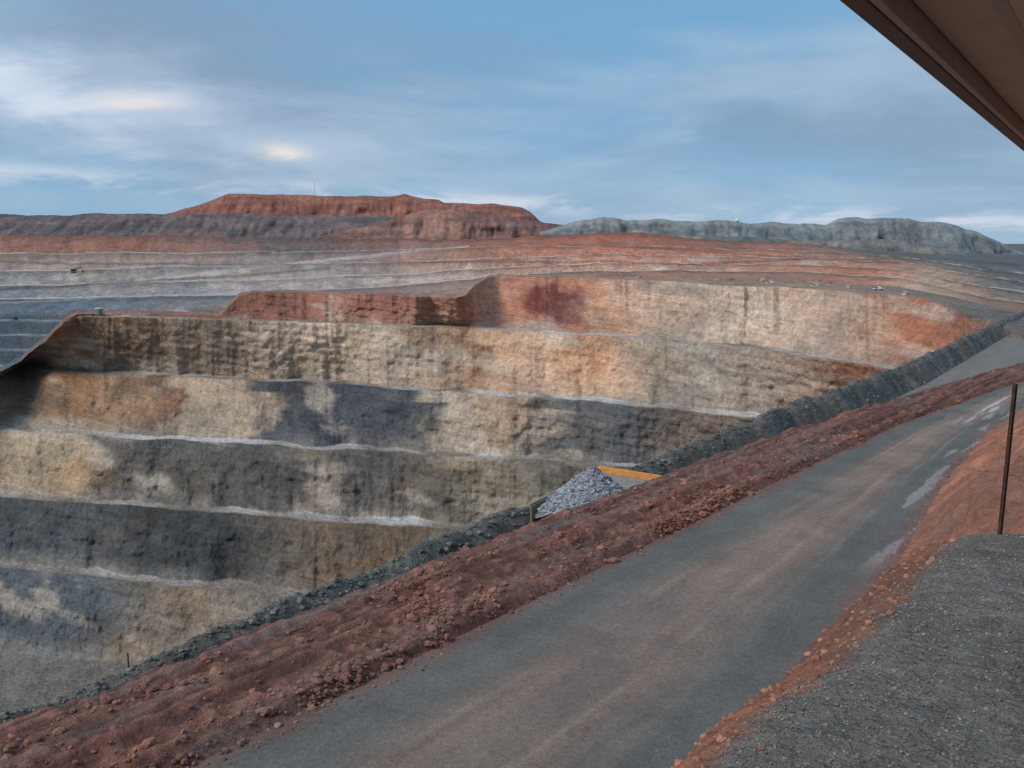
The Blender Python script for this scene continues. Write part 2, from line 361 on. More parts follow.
dump('mine_waste_dump',[(160,216),(178,211),(200,204),(214,199),(228,194),(262,194.5),(300,195),(345,196),(394,196),(404,194),(426,199),(438,200),(444,203),(498,204),(522,207),(530,212),(540,221),(560,228)],1500,200,244,(128,86,77),(154,107,92),1,1.0,(146,105,92))  # mesa colours dulled, distance haze put into the colour
dump('mine_waste_dump',[(-300,216),(0,214),(60,216),(100,213),(178,215),(250,213),(330,216),(400,216),(432,220),(462,226),(520,236),(560,240)],1050,150,246,(96,91,93),(118,103,101),2,1.2)
dump('mine_waste_dump',[(300,242),(350,230),(390,220),(412,213),(440,209),(476,210),(505,216),(520,219),(560,224),(640,230),(700,236),(760,242)],1000,100,250,(120,91,85),(152,116,103),3,1.4)
dump('mine_waste_dump',[(540,232),(560,226),(575,221),(604,217),(625,220),(660,219),(690,222),(720,220.5),(750,223),(780,222),(826,225),(838,219),(856,217.5),(880,218.5),(900,217.5),(915,221),(944,223),(976,231),(1000,242),(1024,254),(1050,262),(1120,270)],900,120,285,(108,115,118),(130,133,132),4,1.6,(150,155,157))  # grey hill lightened, haze painted into its colours
dump('mine_waste_dump',[(620,248),(700,236),(760,238),(830,241),(880,239),(920,243),(950,250),(1000,262)],640,60,290,(106,109,110),(128,124,118),5,1.4)
# ================= FOREGROUND =================
sr=[-40+i*1.5 for i in range(27)];s_=0.5
while s_<620:
    sr.append(s_); s_+=max(.17,s_*.0042)
sR=np.array(sr);su=sR/K
I=lambda pts:np.interp(su,[a for a,b in pts],[b for a,b in pts])*K
foot=I([(-20,6.0),(5,6.4),(15,6.5),(22,6.9),(30,7.9),(40,9.2),(52,10.1),(68,9.9),(87,7.3),(120,3),(400,-60)])
basel=I([(-20,14.2),(40,14.3),(52,14.1),(69,12.7),(87,10.6),(120,6.5),(400,-52)])
crest=I([(-20,16.6),(38,16.6),(50,16.0),(79,13.3),(100,10.2),(130,7),(400,-46)])
ib=I([(-20,25),(70,25),(120,22),(200,22),(400,22)])
ob=I([(-20,30.6),(50,31),(64,31.5),(134,33.8),(277,44),(400,54)])
dc=I([(-20,32.4),(23,32.6),(50,33.2),(64,33.6),(134,36),(277,46),(400,57)])
ZR=-9*K;ZH=-17.8*K
def toP(Sg,Tg,Z):return np.stack([.6*Sg-.8*Tg,.8*Sg+.6*Tg,Z],-1)
def seg(t0,t1,q):
    T=t0[:,None]*(1-q)+t1[:,None]*q
    return np.broadcast_to(sR[:,None],T.shape),T
# embankment
g=np.concatenate([np.arange(0,20,.14),20+np.cumsum(np.linspace(.3,9,26))])[::-1]
Tg=foot[:,None]-g[None,:];Sg=np.broadcast_to(sR[:,None],Tg.shape)
X=.6*Sg-.8*Tg;Y=.8*Sg+.6*Tg
gd=np.broadcast_to(g,Tg.shape)
rl=fbm(Sg/3.2,Tg/3.2,0,4)
zb=ZR+gd*.72+(1.4*fbm(Sg/5,Tg/3.5,0,5)+.9*np.abs(rl)+.5*fbm(Sg/1.2,Tg/1.2,3,4))*sstep(0,2.5,gd)
zb=np.minimum(zb,-6.5+.5*fbm(Sg/6,Tg/6,3,3))
wob=.25*fbm(Sg/1.6,Tg/1.6,1,4)+.08*fbm(Sg/.4,Tg/.4,1,3)
e1=Tg-3.15+wob;e2=(Y-13.9)+wob*1.2
dout=np.maximum(e1,e2)
soft=np.log1p(np.exp(np.clip(dout*5,-30,30)))/5
zp=-4.0-.9*soft-.8*np.maximum(dout-.85,0)+.03*fbm(Sg/.8,Tg/.8,2,4)+.16*fbm(Sg/.5,Tg/.5,7,4)*sstep(-.1,.5,dout)+.38*fbm(Sg/1.8,Tg/1.8,8,3)*sstep(.2,1.5,dout)
zp=np.where(Y<-6,-4.0,zp)
Z=np.maximum(zb,zp)
bl=sstep(0,.6,gd);Z=ZR*(1-bl)+Z*bl
Pe=toP(Sg,Tg,Z)
n1=fbm(Sg/1.2,Tg/1.2,4,4);n2=fbm(Sg/.35,Tg/.35,4,4);n3=fbm(Sg/6,Tg/5,9,4)
A=np.ones(Pe.shape)
soil=mixc(A*S(150,98,75),A*S(200,136,106),sstep(-.4,.5,n1+.5*n2))
soil=mixc(soil,A*S(118,88,76),sstep(0,.45,n3)*.8)
soil=mixc(soil,A*S(124,110,100),sstep(.0,.4,fbm(Sg/3+9,Tg/2,9,4))*.7)
far_=sstep(18,30,Sg)
soil=mixc(soil,A*S(160,110,91),far_*.35)
grav=A*S(116,114,110)*(1+.2*n2+.12*n1)[...,None]
gm=sstep(.12,-.14,dout+.25*n2+.1*n1)
Ce=mixc(soil,grav,gm)
m_soil=ground_mat('embankment_soil',[(.5,.85,1.15),(3,.75,1.25),(28,.72,1.28)],[(1.2,.8,.4,'n'),(5,.7,.12,'n'),(30,.6,.03,'n')])
grid_obj('dirt_embankment',Pe,np.clip(Ce,.01,.9),m_soil)
# road
q=np.linspace(0,1,80)[None,:]
Sg,Tg=seg(foot,basel,q);Q=np.broadcast_to(q,Tg.shape)
Z=ZR+.04*fbm(Sg/7,Tg/1.2,0,3)+.10*np.sin(Q*np.pi)-.04*np.exp(-((Q-.38)/.05)**2)-.04*np.exp(-((Q-.62)/.05)**2)
Z[:,0]=ZR;Z[:,-1]=ZR
Pr=toP(Sg,Tg,Z)
A=np.ones(Pr.shape)
wq=Q+.04*fbm(Sg/14,3,1,3)+.02*fbm(Sg/3,Tg,1,3)
Cr=A*S(102,100,95)
Cr=mixc(Cr,A*S(141,119,105),sstep(.20,.42,wq)*(1-sstep(.60,.82,wq))*.9*(.6+.4*sstep(-.4,.4,fbm(Sg/12,Tg/1.5,8,3))))
for cq,wd,am in [(.30,.018,.5),(.36,.02,.5),(.47,.014,.4),(.64,.02,.5),(.70,.02,.4),(.78,.02,.4),(.2,.03,.4)]:
    Cr=mixc(Cr,Cr*.70,np.exp(-((wq-cq)/wd)**2)*am*sstep(-.3,.3,fbm(Sg/8,cq*50,3,3)))
for cq,wd,am in [(.42,.012,.45),(.56,.016,.45),(.67,.012,.45),(.27,.012,.35)]:
    Cr=mixc(Cr,A*S(162,146,135),np.exp(-((wq-cq)/wd)**2)*am*sstep(-.3,.3,fbm(Sg/8,cq*70,3,3)))
Cr=mixc(Cr,A*S(128,96,84),sstep(.14,.0,wq+.05*fbm(Sg/2,Tg,3,3))*.8)
Cr=mixc(Cr,A*S(120,90,80),sstep(.90,1.0,wq+.06*fbm(Sg/1.5,Tg,5,4))*.8)
Cr*=(1+.12*fbm(Sg/10,Tg/.6,5,4)+.16*fbm(Sg/1.5,Tg/1.5,5,4)+.12*fbm(Sg/5,Tg/4,15,4))[...,None]
pm=sstep(0.04,.20,fbm(Sg/7,Tg/.7,12,5)+.11-2.8*np.abs(wq-.09))*sstep(44,52,Sg)*(1-sstep(112,125,Sg))
Cr=mixc(Cr,A*S(174,168,168),pm*.5)
pm2=sstep(0.0,.15,fbm(Sg/14,Tg/1.0,33,4)+.10-2.4*np.abs(wq-.50))*sstep(88,96,Sg)*(1-sstep(114,124,Sg))
Cr=mixc(Cr,A*S(200,202,206),pm2*.75)
m_road=ground_mat('road_gravel',[(.3,.88,1.12),(4,.82,1.18),(14,.66,1.34)],[(1.5,.35,.08,'n'),(14,.7,.04,'n')],rough=.8,spec=.35)
grid_obj('service_road',Pr,np.clip(Cr,.01,.9),m_road)
# red berm
q=np.linspace(0,1,110)[None,:]
cr2=crest+2.6
Sg,Tg=seg(basel,cr2,q)
W_=(crest-basel)[:,None];u_=(Tg-basel[:,None])/W_
hc=np.interp(su,[-20,20,38,50,400],[.18,.25,.26,.20,.20])[:,None]*K
prof=np.interp(u_,[0,.12,.24,.38,.52,.70,.85,1.0,1.25,1.7],[0,.9,1.0,.40,.55,1.05,.80,1,.94,.4])
ln=fbm(Sg/11,Tg/.5,0,3)
lump=fbm(Sg/1.1,Tg/.8,2,5);fine=fbm(Sg/.45,Tg/.4,6,3);clod=np.clip(fbm(Sg/.7,Tg/.6,12,3)-.1,0,1)
env=sstep(0,.12,u_)
Z=ZR+hc*prof+env*(.15*ln+.17*lump+.08*fine+.30*clod+.12*fbm(Sg/5,Tg/3,4,3))
Z[:,0]=ZR
Pb=toP(Sg,Tg,Z);A=np.ones(Pb.shape)
Cb=mixc(A*S(104,71,63),A*S(146,104,90),sstep(-.35,.5,lump*.6+ln*.5+fine*.4))  # lump tops lightened in the colour as painted ridge highlights
Cb=mixc(Cb,A*S(84,62,58),sstep(-.05,.35,fbm(Sg/24,Tg/.32,9,3))*.75)
Cb=mixc(Cb,A*S(170,121,103),sstep(.12,.5,clod)*.5)
Cb=mixc(Cb,A*S(122,107,101),sstep(.1,.5,fbm(Sg/10,Tg/1.0,21,4))*.6)
m_berm=ground_mat('red_berm_soil',[(.4,.82,1.18),(2.5,.72,1.28),(12,.72,1.28)],[(2,.8,.3,'n'),(9,.8,.1,'n')])
grid_obj('red_dirt_berm',Pb,np.clip(Cb,.01,.9),m_berm)
bermP,bermC,bermU=Pb,Cb,u_
q=np.linspace(0,1,16)[None,:]
Sg,Tg=seg(cr2,ib,q)
z0=Pb[:,-1,2][:,None]
Z=z0*(1-q)+ZH*q
Z=Z+.5*fbm(Sg/4,Tg/4,3,3)*np.sin(q*np.pi)
Z[:,-1]=ZH
Pq=toP(Sg,Tg,Z);Cq=mixc(np.ones(Pq.shape)*S(104,66,56),np.ones(Pq.shape)*S(100,92,86),sstep(.4,1,q+.2*fbm(Sg/3,Tg/3,1,3)))
grid_obj('haul_road_cutting',Pq,Cq,m_berm)
q=np.linspace(0,1,26)[None,:]
Sg,Tg=seg(ib,ob,q)
Z=ZH+.06*fbm(Sg/5,Tg/2,3,3)*np.sin(q*np.pi)
Ph=toP(Sg,Tg,Z);Ch=np.ones(Ph.shape)*S(122,118,113)*(1+.2*fbm(Sg/14,Tg/1.2,5,4))[...,None]
grid_obj('haul_road',Ph,Ch,m_road)
q=np.linspace(0,1,46)[None,:]
d2=dc+2.6
Sg,Tg=seg(ob,d2,q)
u2=(Tg-ob[:,None])/(dc-ob)[:,None]
prof=np.interp(u2,[0,.75,1,1.25,2],[0,.85,1,.93,.2])
hb=1.9*K+np.interp(su,[-20,15,28,40,60,134,200,277,400],[0,.1,.9,1.3,1.4,1.3,.9,.2,0])
Z=ZH+hb[:,None]*prof+(.6*fbm(Sg/2.6,Tg/2.2,1,4)+.7*fbm(Sg/9,Tg/6,6,3))*sstep(0,.2,q)
Pg=toP(Sg,Tg,Z);A=np.ones(Pg.shape)
Cg=mixc(A*S(84,86,84),A*S(120,120,114),sstep(-.4,.5,fbm(Sg/2,Tg/2,5,4)))
Cg=mixc(Cg,A*S(122,108,98),sstep(.1,.55,fbm(Sg/12,Tg/4,8,3))*.5)
m_grav=ground_mat('berm_gravel',[(.3,.8,1.2),(1.6,.7,1.3),(6,.75,1.25)],[(.6,.8,.5,'n'),(4,.8,.15,'n')])
grid_obj('gravel_berm',Pg,np.clip(Cg,.01,.9),m_grav)
q=(np.linspace(0,1,24)**1.6)[None,:]
Sg,Tg=seg(d2,d2+150,q)
Z=Pg[:,-1,2][:,None]-q*150*1.15+2*fbm(Sg/12,Tg/12,4,4)*sstep(0,.1,q)
Pp=toP(Sg,Tg,Z);Cp_=np.ones(Pp.shape)*S(98,92,84)*(1+.3*fbm(Sg/6,Tg/12,4,4))[...,None]
grid_obj('pit_slope',Pp,Cp_,m_grav)
# ---------------- stones
m_rock=ground_mat('loose_rock',[(3,.8,1.2),(20,.8,1.2)],[(14,.6,.03,'n')])
Sv=(.6*bermP[...,0]+.8*bermP[...,1])
cand=np.argwhere((Sv>8)&(Sv<110)&(bermU>-.05)&(bermU<1.4))
cs,cu_=Sv[cand[:,0],cand[:,1]],bermU[cand[:,0],cand[:,1]]
wgt=np.exp(-cs/60)*(.5+2.5*(cu_<.35))*(.08+sstep(0.05,.4,fbm(cs/4.5,cu_*2.5,5,3)))
n=7000
pick=cand[rng.choice(len(cand),n,p=wgt/wgt.sum())]
pos=bermP[pick[:,0],pick[:,1]]+np.concatenate([rng.normal(0,.14,(n,2)),np.zeros((n,1))],1)
rad=np.clip(rng.lognormal(-3.15,.65,n),.025,.26)
cc=bermC[pick[:,0],pick[:,1]]*rng.uniform(.8,1.4,(n,1))*.75+S(160,116,100)*.25
rocks_obj('berm_rocks',pos,rad,np.clip(cc,0,.8),m_rock,2,flat=.75,sink=.5)
Sg_=(.6*Pg[...,0]+.8*Pg[...,1]);cand=np.argwhere((Sg_>20)&(Sg_<420));
pick=cand[rng.choice(len(cand),6000)];pos=Pg[pick[:,0],pick[:,1]]
rocks_obj('gravel_berm_rocks',pos,np.clip(rng.lognormal(-2.1,.5,6000),.08,.45),S(106,107,104)*rng.uniform(.6,1.4,(6000,1)),m_rock,1,sink=.4)
SvR=(.6*Pr[...,0]+.8*Pr[...,1]);QR=np.broadcast_to(np.linspace(0,1,80)[None,:],SvR.shape)
cand=np.argwhere((SvR>8)&(SvR<100)&((QR>.93)|(QR<.06)))
pick=cand[rng.choice(len(cand),1500)]
pos=Pr[pick[:,0],pick[:,1]]+np.concatenate([rng.normal(0,.12,(1500,2)),np.zeros((1500,1))],1)
rocks_obj('roadside_stones',pos,np.clip(rng.lognormal(-3.3,.5,1500),.015,.14),S(140,108,95)*rng.uniform(.6,1.3,(1500,1)),m_rock,1)
n=36000
yy=rng.uniform(5.6,14.2,n);tt=3.35-np.abs(rng.uniform(0,7.5,n))
xx=(.6*yy-tt)/.8
ss=.6*xx+.8*yy
wob=.25*fbm(ss/1.6,tt/1.6,1,4)+.08*fbm(ss/.4,tt/.4,1,3)
dd=np.maximum(tt-3.15+wob,(yy-13.9)+wob*1.2)
ok=(dd<.2)&(xx/yy<.62);xx,yy,tt,ss,dd=xx[ok],yy[ok],tt[ok],ss[ok],dd[ok]
zz=-4-.9*np.log1p(np.exp(np.clip(dd*5,-30,30)))/5+.03*fbm(ss/.8,tt/.8,2,4)
rad=np.clip(rng.lognormal(-4.7,.4,len(xx)),.005,.03)
gc=S(126,124,119)*rng.uniform(.6,1.4,(len(xx),1))*np.where(rng.random((len(xx),1))<.12,np.array([[1.25,.85,.7]]),1)
rocks_obj('pad_gravel',np.stack([xx,yy,zz+.002],-1),rad,gc,m_rock,1,sink=.3)
cand=np.argwhere((dout>0)&(dout<1.0)&(Pe[...,1]>5)&(Pe[...,1]<30)&(Pe[...,0]>-2))
pick=cand[rng.choice(len(cand),2600)]
pos=Pe[pick[:,0],pick[:,1]]
rocks_obj('embankment_clods',pos,np.clip(rng.lognormal(-4.0,.55,len(pos)),.008,.06),np.clip(S(162,116,95)*rng.uniform(.6,1.3,(len(pos),1)),0,.8),m_rock,1,sink=.5)
# ================= HAUL TRUCK =================
yel=plain_mat('truck_yellow',S(206,136,60),.55,0,.2,3,S(222,156,84))
drk_=plain_mat('truck_dark_steel',S(58,56,54),.7,.2)
tyre=plain_mat('tyre_rubber',S(38,38,38),.9)
bodyin=plain_mat('worn_body_steel',S(140,134,126),.6,.1,.25,2)
side_=plain_mat('dusty_body_side',S(128,112,88),.7,.05,.25,2)
glass=plain_mat('cab_glass',S(28,34,40),.1)
chrome=plain_mat('radiator_grey',S(90,90,88),.5,.4)
tq=28.0*K
a,b=ray(601,490)
ty=tq/(-.8*a+.6);tx=a*ty
tr=empty('haul_truck',(tx,ty,ZH),math.atan2(.8,.6));tr.scale=(1.08,1.1,1.12)
for i,(wx_,wy_) in enumerate([(3.6,2.75),(3.6,-2.75)]):
    cyl(f'front_wheel_{i}',(wx_,wy_,1.6),1.6,1.05,tyre,tr,'Y',36,.18);cyl(f'front_hub_{i}',(wx_,wy_,1.6),.75,1.12,yel,tr,'Y',24,.05)
for i,wy_ in enumerate([1.45,2.75,-1.45,-2.75]):
    cyl(f'rear_wheel_{i}',(-2.6,wy_,1.6),1.6,1.05,tyre,tr,'Y',36,.18);cyl(f'rear_hub_{i}',(-2.6,wy_,1.6),.75,1.14,yel,tr,'Y',24,.05)
box('frame_rail_left',(0.2,.9,2.0),(10,.45,.8),yel,tr);box('frame_rail_right',(0.2,-.9,2.0),(10,.45,.8),yel,tr)
box('rear_axle',(-2.6,0,1.6),(.9,4.8,.8),drk_,tr);box('front_axle',(3.6,0,1.6),(.6,4.8,.5),drk_,tr)
box('front_bumper',(5.4,0,1.5),(.5,6.4,.7),yel,tr);box('radiator_grille',(5.1,0,2.9),(.4,2.8,2.1),chrome,tr)
box('engine_hood',(4.2,0,3.2),(1.6,2.8,1.4),yel,tr);box('upper_deck',(4.3,0,4.0),(2.6,6.8,.14),yel,tr)
box('cab',(4.1,1.9,4.95),(1.8,1.9,1.7),yel,tr,.08);box('cab_windscreen',(5.02,1.9,5.15),(.04,1.6,.9),glass,tr,0)
box('cab_side_window',(4.1,2.87,5.15),(1.4,.04,.8),glass,tr,0)
box('ladder_left',(5.6,2.2,2.8),(.08,.7,2.6),drk_,tr)
for i in range(7): cyl(f'handrail_post_{i}',(5.5,-3.2+i*.55,4.6),.03,1.0,yel,tr)
box('handrail_top',(5.5,-1.55,5.1),(.05,3.4,.05),yel,tr,0)
cyl('hoist_left',(-.3,.55,3.0),.2,2.4,chrome,tr);cyl('hoist_right',(-.3,-.55,3.0),.2,2.4,chrome,tr)
hw=3.5
prof=[(-5.4,4.4),(-1.0,3.3),(1.9,3.1),(2.9,6.6),(1.9,6.75),(-5.5,6.1)]
inn=[(-5.4,4.6),(-1.0,3.5),(1.7,3.3),(2.6,6.6)]
poly_obj('body_side_left',[(px_,hw,pz_) for px_,pz_ in prof]+[(px_,hw-.18,pz_) for px_,pz_ in prof],[tuple(range(6)),tuple(range(11,5,-1))]+[(i,6+i,6+(i+1)%6,(i+1)%6) for i in range(6)],side_,tr,.03)
poly_obj('body_side_right',[(px_,-hw,pz_) for px_,pz_ in prof]+[(px_,-hw+.18,pz_) for px_,pz_ in prof],[tuple(range(5,-1,-1)),tuple(range(6,12))]+[(i,(i+1)%6,6+(i+1)%6,6+i) for i in range(6)],side_,tr,.03)
iw=hw-.18
fl=[];ff=[]
for i,(px_,pz_) in enumerate(inn):
    fl+=[(px_,-iw,pz_),(px_,iw,pz_),(px_,-iw,pz_-.2),(px_,iw,pz_-.2)]
for i in range(3):
    a0=i*4;b0=a0+4
    ff+=[(a0,b0,b0+1,a0+1),(a0+2,a0+3,b0+3,b0+2)]
poly_obj('body_floor',fl,ff,bodyin,tr)
box('body_top_rail_left',(-1.8,hw+.08,6.42),(7.5,.28,.3),bodyin,tr,.04,(0,-.085,0))
box('body_top_rail_right',(-1.8,-hw-.08,6.42),(7.5,.28,.3),bodyin,tr,.04,(0,-.085,0))
poly_obj('canopy',[(2.5,-hw,6.6),(2.5,hw,6.6),(5.2,hw,7.05),(5.2,-hw,7.05),(2.5,-hw,6.42),(2.5,hw,6.42),(5.2,hw,6.87),(5.2,-hw,6.87)],[(0,3,2,1),(4,5,6,7),(0,1,5,4),(1,2,6,5),(2,3,7,6),(3,0,4,7)],bodyin,tr,.03)
box('canopy_lip',(5.3,0,7.18),(.26,7.1,.74),yel,tr,.04)
box('canopy_edge',(3.9,hw+.05,6.88),(2.8,.2,.34),bodyin,tr,.04,(0,-.165,0))
for i in range(6):
    box(f'body_rib_{i}',(-4.6+i*1.25,hw+.12,5.2),(.22,.2,1.7),side_,tr,.03);box(f'body_rib_r{i}',(-4.6+i*1.25,-hw-.12,5.2),(.22,.2,1.7),side_,tr,.03)
gx=np.linspace(-5.1,2.4,60);gy=np.linspace(-iw,iw,44);GX,GY=np.meshgrid(gx,gy,indexing='ij')
hh=5.95+3.1*np.clip(1-np.sqrt(((GX+1.4)/4.1)**2+(GY/4.1)**2),-.2,1)+.22*fbm(GX*1.6,GY*1.6,3,4)
hh=np.where(GX<-4.6,hh-.6*(-4.6-GX),hh)
LC=np.ones(GX.shape+(3,))*S(142,147,153)*(1+.3*fbm(GX*2,GY*2,8,3))[...,None]
lo=grid_obj('ore_load',np.stack([GX,GY,hh],-1),LC,m_grav);lo.parent=tr
n=3400;ix=rng.integers(0,60,n);iy=rng.integers(0,44,n)
pos=np.stack([GX[ix,iy],GY[ix,iy],hh[ix,iy]],-1)
rocks_obj('ore_rocks',pos,np.clip(rng.lognormal(-2.5,.5,n),.05,.32),S(146,151,158)*rng.uniform(.5,1.4,(n,1)),m_rock,1,parent=tr)
# ================= FENCE POST & WIRE, STAKES =================
rust=plain_mat('rusty_steel',S(62,44,38),.85,.3,.4,20,S(96,66,52))
def picket(name,p0,p1,w=.035):
    e=empty(name,p0);d_=Vector(p1)-Vector(p0);h=d_.length
    e.rotation_euler=d_.to_track_quat('Z','Y').to_euler()
    for i in range(3):
        a=i*2.0944;c,s=math.cos(a),math.sin(a)
        vs=[];th=.004
        for zz_ in (-.5,h):
            vs+=[(0-s*th,c*th,zz_),(c*w-s*th,s*w+c*th,zz_),(c*w+s*th,s*w-c*th,zz_),(s*th,-c*th,zz_)]
        poly_obj(f'flange_{i}',vs,[(0,1,2,3),(7,6,5,4),(0,4,5,1),(1,5,6,2),(2,6,7,3),(3,7,4,0)],rust,e)
    return e
pb=unproj_d(1001,523,13.6);pt=unproj_d(1015.5,384,13.5)
picket('fence_post',tuple(pb),tuple(pt))
pb2=unproj_d(1110,520,12.0);pt2=unproj_d(1112,372,12.0)
picket('fence_post',tuple(pb2),tuple(pt2))
def wire(name,pa,pb_,mat,r=.003,sag=.04,n=14):
    cu=bpy.data.curves.new(name,'CURVE');cu.dimensions='3D';cu.bevel_depth=r
    sp_=cu.splines.new('POLY');sp_.points.add(n)
    for i in range(n+1):
        t=i/n;p=np.array(pa)*(1-t)+np.array(pb_)*t;sp_.points[i].co=(p[0],p[1],p[2]-sag*4*t*(1-t),1)
    cu.materials.append(mat);o=bpy.data.objects.new(name,cu);scene.collection.objects.link(o);return o
for fz in (.35,.65,.93):
    wire('fence_wire',pb*(1-fz)+pt*fz,pb2*(1-fz)+pt2*fz,rust)
def stake(px,pyb,pyt,tt_,name='marker_stake'):
    a,b=ray(px,pyb);y0=tt_/(-.8*a+.6)
    e=empty(name,(a*y0,y0,b*y0));h=(pyb-pyt)/F*y0
    cyl('pole',(0,0,h/2-.3),.05,h+.6,rust,e,seg=10);cyl('cap',(0,0,h+.02),.07,.08,rust,e,seg=10)
stake(129,676,652,32.9*K);stake(401,575,555,33.3*K)
# ================= LOOKOUT ROOF =================
wood=plain_mat('painted_timber_brown',S(176,140,118),.6,0,.12,3)
wood2=plain_mat('dark_timber',S(112,84,72),.7,0,.15,3)
steel=plain_mat('roof_sheet_dark',S(96,78,70),.5,.1,.15,3)
tan_=plain_mat('fascia_tan',S(204,168,144),.6,0,.1,3)
zr=1.25
eA=unproj_z(838,0,zr)[:2];eB=unproj_z(1024,152,zr)[:2]
ed=(eB-eA)/np.linalg.norm(eB-eA)
rf=empty('lookout_shelter_roof',(eA[0],eA[1],0),math.atan2(ed[1],ed[0]))
L0,L1=-9,11;LM=(L0+L1)/2;LL=L1-L0
box('outer_gutter',(LM,-.06,zr+.09),(LL,.12,.18),wood2,rf,.01)
box('fascia_board',(LM,-.16,zr+.13),(LL,.05,.26),wood,rf,.004)
box('soffit_strip',(LM,-.42,zr+.16),(LL,.44,.03),tan_,rf,.004)
box('edge_purlin',(LM,-.70,zr+.10),(LL,.09,.2),wood,rf,.006)
box('edge_purlin_flange',(LM,-.78,zr+.015),(LL,.16,.02),tan_,rf,.003)
box('roof_sheet',(LM,-3.4,zr+.42),(LL,6.4,.03),steel,rf,.004)
for i in range(46):
    box(f'sheet_rib_{i}',(L0+.3+i*.435,-3.4,zr+.39),(.06,6.2,.03),steel,rf,.008)
for i,yy_ in enumerate([-1.25,-1.9,-2.7,-3.8,-4.9]):
    box(f'purlin_{i}',(LM,yy_,zr+.28),(LL,.08,.2),wood,rf,.006)
for i in range(7):
    box(f'rafter_{i}',(L0+1.0+i*3.0,-3.6,zr+.06),(.12,5.6,.22),wood2,rf,.006)
for i,xx_ in enumerate([L0+1.0,L0+7.0,L0+13.0,L0+19.0]):
    box(f'column_{i}',(xx_,-6.0,(zr-4.2)/2),(.16,.16,zr+4.2),wood,rf,.01)
# ================= SMALL DISTANT THINGS =================
wht=plain_mat('white_paint',S(222,222,220),.5,0,.06);gry=plain_mat('grey_steel',S(120,122,124),.6,.2)
def ground_pt(px,py,dist):
    return unproj_d(px,py,dist)*K
def light_vehicle(px,py,dist,rz):
    p=ground_pt(px,py,dist);e=empty('utility_vehicle',tuple(p+np.array([0,0,.1])),rz)
    box('chassis',(0,0,.75),(4.9,1.8,.5),wht,e,.1);box('cab',(.5,0,1.35),(1.9,1.65,.8),wht,e,.2);box('windows',(.5,0,1.4),(1.94,1.5,.45),glass,e,.1)
    box('tray',(-1.5,0,1.15),(1.8,1.8,.35),gry,e,.03)
    for i,(a_,b_) in enumerate([(1.5,.85),(1.5,-.85),(-1.5,.85),(-1.5,-.85)]): cyl(f'wheel_{i}',(a_,b_,.4),.4,.28,tyre,e,'Y',16)
def far_machine(px,py,dist,rz,s=1.0,name='excavator'):
    p=ground_pt(px,py,dist);e=empty(name,tuple(p),rz);e.scale=(s,s,s)
    box('track_left',(0,1.9,.7),(5.6,.9,1.3),drk_,e,.3);box('track_right',(0,-1.9,.7),(5.6,.9,1.3),drk_,e,.3)
    box('house',(-.6,0,2.9),(5,3.8,2.4),drk_,e,.2);box('cab',(1.6,1.3,3.4),(1.5,1.3,2.6),gry,e,.1)
    box('boom',(4.2,0,4.6),(6.2,.7,.9),drk_,e,.1,(0,-.5,0));box('stick',(7.6,0,4.2),(4.2,.5,.6),drk_,e,.1,(0,1.1,0));box('bucket',(8.6,0,1.6),(1.7,1.8,1.6),drk_,e,.2)
def drum_tank(px,py,dist,r,h):
    p=ground_pt(px,py,dist);e=empty('water_tank',tuple(p));cyl('shell',(0,0,h/2),r,h,gry,e,seg=32);
    c=cyl('rim',(0,0,h),r*1.04,.3,wht,e,seg=32)
    cyl('outlet_pipe',(r+.5,0,.5),.2,1.5,gry,e,'X')
far_machine(74,273,745,.4,1.2);far_machine(16,321,605,2.0,1.0)
drum_tank(99,314.5,346,2.2,3.6)
light_vehicle(815,287.5,290,.5);light_vehicle(848,288.5,285,1.2);light_vehicle(878,290.5,276,.2);light_vehicle(770,284.5,312,.3)
light_vehicle(905,296,262,1.0)
def mast(px,pyb,pyt,dist):
    p=ground_pt(px,pyb,dist);h=(pyb-pyt)/F*dist*K;e=empty('radio_mast',tuple(p))
    for i,(a_,b_) in enumerate([(-1,-1),(1,-1),(0,1)]): cyl(f'leg_{i}',(a_*.6,b_*.6,h/2),.16,h,gry,e,seg=6)
    for i in range(8): box(f'brace_{i}',(0,-.6,h*(i+.5)/8),(1.4,.2,.2),gry,e,0)
mast(315,197,183,1560)
p=ground_pt(737,222.5,905);e=empty('radar_dome',tuple(p));cyl('plinth',(0,0,.6),2.6,1.2,gry,e)
bm=bmesh.new();bmesh.ops.create_uvsphere(bm,u_segments=24,v_segments=16,radius=3.2);me=bpy.data.meshes.new('dome');bm.to_mesh(me);bm.free();me.materials.append(wht)
dmo=bpy.data.objects.new('dome',me);scene.collection.objects.link(dmo);dmo.parent=e;dmo.location=(0,0,3.2)
hp=[];hr=[]
jr=np.where(kinds=='q')[0]
for px_ in rng.uniform(480,900,60):
    i=np.argmin(abs(cols-px_));j=rng.choice(jr)
    hp.append(P[j,i]*K);hr.append(rng.uniform(.5,2.4))
rocks_obj('spoil_heaps',np.array(hp),np.array(hr),np.clip(S(150,124,108)*rng.uniform(.7,1.5,(60,1)),0,.8),m_rock,2,flat=.45,smooth=True)
